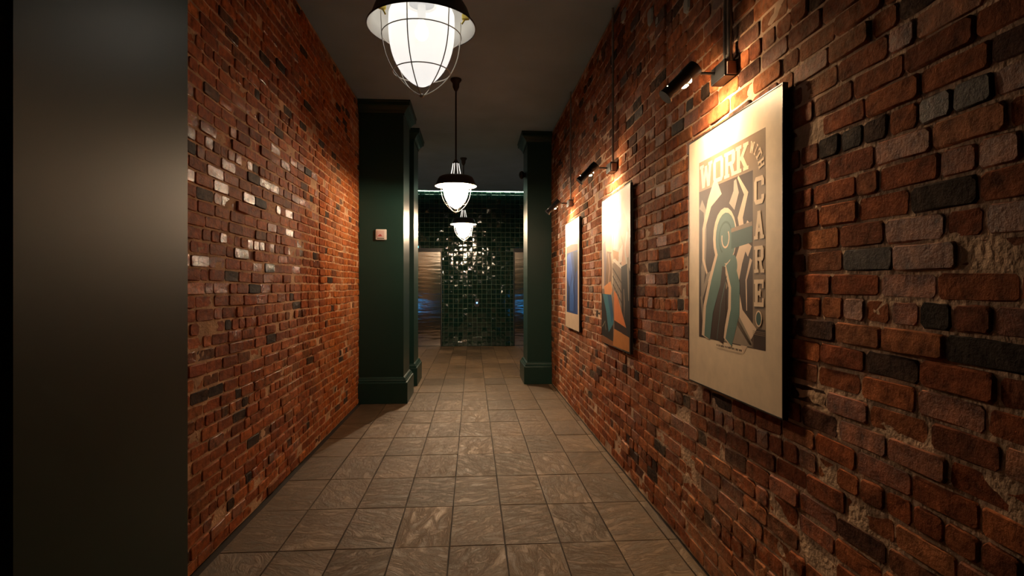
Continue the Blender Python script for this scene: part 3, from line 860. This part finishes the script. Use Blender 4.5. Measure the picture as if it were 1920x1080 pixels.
for k in range(4): sh.band(A([(.34 + .012 * k, .56), (.50 + .006 * k, .672)]), .003, PK, up=False)
# stacked teal masses and two bowed pillars
sh.ell(u0 + .275, v0 + .138 + .235, .115, .125, PK); sh.ell(u0 + .285, v0 + .138 + .24, .098, .108, TEAL)
sh.arc(u0 + .285, v0 + .138 + .24, .062, .068, 120, 330, .010, TEAL_D); sh.arc(u0 + .285, v0 + .138 + .24, .035, .04, -40, 200, .008, PK)
sh.poly(A([(.34, .205), (.52, .195), (.52, .275), (.34, .29)]), TEAL_D); sh.poly(A([(.34, .205), (.52, .195), (.52, .212), (.34, .222)]), TAUPE)
sh.band(A([(.345, .115), (.385, .06), (.375, .01)]), [.06, .05, .02], (.42, .36, .30))
sh.band(A([(.235, .33), (.16, .44), (.10, .55), (.075, .679)]), [.115, .11, .10, .085], PK)
sh.band(A([(.25, .33), (.18, .44), (.12, .55), (.095, .679)]), [.095, .09, .08, .065], TEAL)
sh.band(A([(.315, .34), (.365, .44), (.36, .55), (.30, .679)]), [.095, .10, .10, .085], PK)
sh.band(A([(.325, .34), (.378, .44), (.375, .55), (.315, .679)]), [.075, .08, .08, .065], TEAL)
sh.band(A([(.27, .36), (.26, .46), (.245, .56), (.215, .679)]), [.03, .06, .09, .10], DARK)
sh.band(A([(.30, .40), (.24, .52), (.20, .679)]), .004, TEAL)
sh.ell(u0 + .36, v0 + .138 + .36, .035, .045, TEAL)
for j, ch in enumerate('WORK'):
    wd = (.142, .104, .108, .110)[j]; cx = (.082, .214, .328, .436)[j]
    letter(sh, ch, u0 + cx, v0 + .073, wd, .108, CREAM)
for ch, a, b, ro in (('W', .520, .050, .35), ('I', .551, .066, .70), ('T', .573, .089, 1.0), ('H', .590, .126, 1.32)):
    letter(sh, ch, u0 + a, v0 + b, .034 if ch != 'I' else .016, .044, CREAM, ro)
for ch, b0, b1 in (('C', .171, .275), ('A', .300, .406), ('R', .431, .532), ('E', .557, .659)):
    letter(sh, ch, u0 + .5745, v0 + (b0 + b1) / 2, .076, b1 - b0, CREAM)
sh.ell(u0 + .572, v0 + .704, .0245, .031, CREAM); sh.ell(u0 + .572, v0 + .704, .019, .025, TEAL_D)
rr_ = random.Random(3); u = u0 + .20
while u < u0 + .44:
    w = rr_.uniform(.004, .011); sh.rect(u, v0 + .835, u + w, v0 + .843, DARK, up=False); u += w + rr_.choice((.003, .003, .008))
for k in range(3): sh.rect(u0 + .527, v0 + .752 + .006 * k, u0 + .62, v0 + .754 + .006 * k, TAUPE, up=False)
framed(2.785, 'large framed poster reading WORK WITH CARE, nearest of the pictures on the right wall', sh, (.82, .66, .49))

# picture 2: two pale figures, teal trousers, orange wedge
sh = Sheet(); SK, SK2, WH, BL = (.78, .52, .36), (.62, .34, .22), (.82, .74, .64), (.40, .47, .60)
sh.rect(.0, .0, .86, 1.157, (.30, .20, .15))
sh.rect(0, 0, .86, .52, (.62, .55, .52)); sh.poly([(0, .0), (.60, 0), (.66, .18), (.45, .24), (.0, .22)], BL)
sh.ell(.33, .07, .25, .06, (.66, .66, .70)); sh.ell(.55, .12, .10, .10, (.52, .60, .74)); sh.rect(.62, 0, .86, .60, (.66, .56, .47))
sh.poly([(0, .22), (.14, .20), (.18, .50), (.1, .72), (0, .72)], (.66, .46, .34))
sh.poly([(.36, .25), (.56, .23), (.53, .43), (.36, .41)], (.60, .64, .70)); sh.band([(.42, .24), (.37, .42)], .012, (.20, .20, .22))
sh.poly([(.36, .42), (.56, .45), (.60, .52), (.40, .50)], (.50, .27, .13))
# left figure
sh.poly([(.10, .22), (.22, .18), (.40, .20), (.46, .26), (.34, .30), (.33, .44), (.14, .44), (.06, .34)], SK)
sh.ell(.30, .125, .085, .065, (.80, .62, .50)); sh.poly([(.22, .10), (.27, .055), (.36, .06), (.38, .10), (.30, .09)], SK2)
sh.band([(.14, .25), (.22, .40), (.30, .52), (.26, .70)], [.10, .09, .08, .05], SK); sh.band([(.08, .34), (.13, .52), (.12, .70)], [.09, .10, .07], (.22, .17, .20))
sh.poly([(.18, .42), (.36, .44), (.34, .70), (.12, .70)], (.24, .14, .09)); sh.band([(.22, .44), (.27, .56), (.22, .70)], .014, SK)
sh.band([(.33, .44), (.38, .56), (.33, .76), (.36, .95)], [.05, .05, .03, .015], (.64, .54, .40))
sh.poly([(.08, .70), (.30, .66), (.36, .73), (.30, .77), (.10, .76)], (.80, .33, .12))
# right figure
sh.poly([(.58, .30), (.66, .22), (.78, .24), (.84, .34), (.82, .52), (.74, .60), (.60, .52), (.54, .48)], (.74, .48, .34))
sh.ell(.68, .235, .055, .055, (.70, .46, .34)); sh.band([(.62, .34), (.70, .42), (.66, .52)], .03, SK2); sh.band([(.78, .32), (.72, .44), (.78, .56)], .03, WH)
sh.poly([(.56, .44), (.66, .40), (.64, .52), (.54, .54)], WH)
sh.poly([(.36, .50), (.44, .49), (.66, .56), (.64, .58)], WH)
# desk, rail and shadows
sh.poly([(.36, .52), (.62, .60), (.66, 1.0), (.60, .96), (.38, .70)], (.26, .19, .14))
for k in range(5): sh.band([(.38 + .045 * k, .60 + .018 * k), (.40 + .052 * k, .78 + .04 * k)], .010, (.50, .48, .44))
for k in range(3): sh.band([(.37, .56 + .06 * k), (.64, .68 + .07 * k)], .012, (.05, .035, .03))
sh.poly([(.62, .56), (.80, .54), (.86, .60), (.86, 1.157), (.66, 1.157), (.64, .9)], (.025, .022, .022))
sh.band([(.80, .50), (.81, .66), (.82, .80)], [.05, .03, .01], (.42, .33, .22)); sh.band([(.69, .72), (.71, .82), (.70, .92)], [.02, .035, .01], (.24, .17, .12))
sh.poly([(.41, .73), (.50, .76), (.76, .99), (.42, .955)], (.80, .25, .08))
sh.poly([(.42, .955), (.76, .99), (.80, 1.04), (.42, 1.02)], (.045, .022, .018))
sh.poly([(0, .76), (.10, .76), (.30, .98), (.38, 1.0), (.38, 1.13), (0, 1.13)], (.03, .026, .024))
sh.poly([(.03, .76), (.33, .765), (.39, .92), (.40, .98), (.24, 1.06), (.16, .90)], (.06, .22, .30)); sh.poly([(.20, .765), (.33, .765), (.39, .92), (.34, .98)], (.03, .11, .22))
sh.band([(.02, 1.03), (.12, .98), (.15, 1.05)], .010, (.35, .30, .2))
sh.poly([(.42, 1.02), (.84, 1.05), (.84, 1.15), (.38, 1.15)], (.62, .25, .07)); sh.poly([(.0, 1.10), (.38, 1.12), (.38, 1.157), (0, 1.157)], (.30, .12, .05))
framed(4.71, 'framed print of two pale figures with teal trousers and an orange wedge, middle picture', sh, (.55, .42, .32))

# picture 3: blue picture with a wide cream margin
sh = Sheet(); a, b, c, d = .09, .107, .78, .988
sh.rect(a, b, c, d, (.03, .07, .24)); sh.rect(a, b, c, b + .17, (.42, .42, .48)); sh.ell(.40, b + .10, .20, .035, (.66, .62, .60)); sh.poly([(a, b), (c, b), (c, b + .06), (.45, b + .03), (a, b + .05)], (.26, .27, .34))
sh.poly([(a, b + .15), (.40, b + .14), (c, b + .16), (c, b + .22), (a, b + .22)], (.20, .13, .10))
sh.poly([(a, b + .26), (.34, b + .22), (.46, b + .40), (.30, b + .60), (a, b + .52)], (.05, .13, .46)); sh.poly([(.5, b + .22), (c, b + .24), (c, b + .42), (.60, b + .46)], (.04, .06, .12))
sh.band([(.60, b + .24), (.66, b + .40), (.56, b + .60), (.62, b + .86)], [.02, .05, .04, .02], (.02, .025, .06)); sh.band([(.14, b + .50), (.24, b + .62), (.20, b + .86)], [.02, .08, .14], (.015, .03, .08))
sh.poly([(.30, b + .62), (.46, b + .50), (.56, b + .70), (.50, b + .86), (.30, b + .86)], (.04, .12, .40)); sh.band([(.42, b + .36), (.50, b + .52), (.44, b + .68)], [.01, .03, .01], (.10, .22, .60))
framed(6.59, 'framed blue picture with a cream margin, farthest on the right wall', sh, (.74, .56, .40))

# ------------------------------------------------------------------ small fittings
al = empty('fire_alarm', (-1.052, 6.75, EYE + .598)); tag(al, 'small white square fire alarm with a pinkish lens on the left green pillar', 'alarm')
bm = bmesh.new(); add_box(bm, -.061, .061, -.032, 0, -.061, .061, bevel=.009); finish('housing', bm, M['white_plastic'], al, smooth=40)
bm = bmesh.new(); add_box(bm, -.046, .038, -.040, -.030, -.034, .044, bevel=.006); finish('lens', bm, M['pink_lens'], al, smooth=40)
bm = bmesh.new(); add_box(bm, -.030, .012, -.0415, -.0395, -.020, -.010); add_box(bm, -.018, .004, -.0415, -.0395, -.010, .000); finish('red_mark', bm, M['red'], al)
box_obj('slot', (-.044, .036, -.034, -.0315, -.050, -.042), M['gap'], al)

sc = empty('security_camera', (.76, 8.25, EYE + 1.60)); tag(sc, 'small dark camera on the side of the right green pillar, under its crown', 'camera')
box_obj('bracket', (-.030, 0, -.02, .02, -.03, .03), M['metal_dark'], sc, bevel=.004)
bm = bmesh.new(); bmesh.ops.create_uvsphere(bm, u_segments=16, v_segments=10, radius=.052); bmesh.ops.scale(bm, vec=(.8, 1, 1.1), verts=bm.verts); bmesh.ops.translate(bm, vec=(-.055, 0, 0), verts=bm.verts)
finish('housing', bm, M['metal_dark'], sc, smooth=True)
bm = bmesh.new(); tube(bm, [(-.06, -.045, -.015), (-.06, -.062, -.022)], .018, 14); finish('lens', bm, M['black'], sc, smooth=40)

# two added glowing panels, themselves out of view, for the blue sheen on the steel doors and the tiles
for s, xw in ((-1, -2.05), (1, 1.95)):
    o = empty('added_emitter', (xw, LOBBY, .76)); tag(o, 'added unseen wide low blue screen on the lobby wall behind the %s pillar' % ('left' if s < 0 else 'right'), 'emitter')
    box_obj('casing', (-.52, .52, 0, .03, -.07, .07), M['black'], o, bevel=.004)
    box_obj('glow_face', (-.50, .50, .03, .034, -.05, .05), M['emitter'], o)
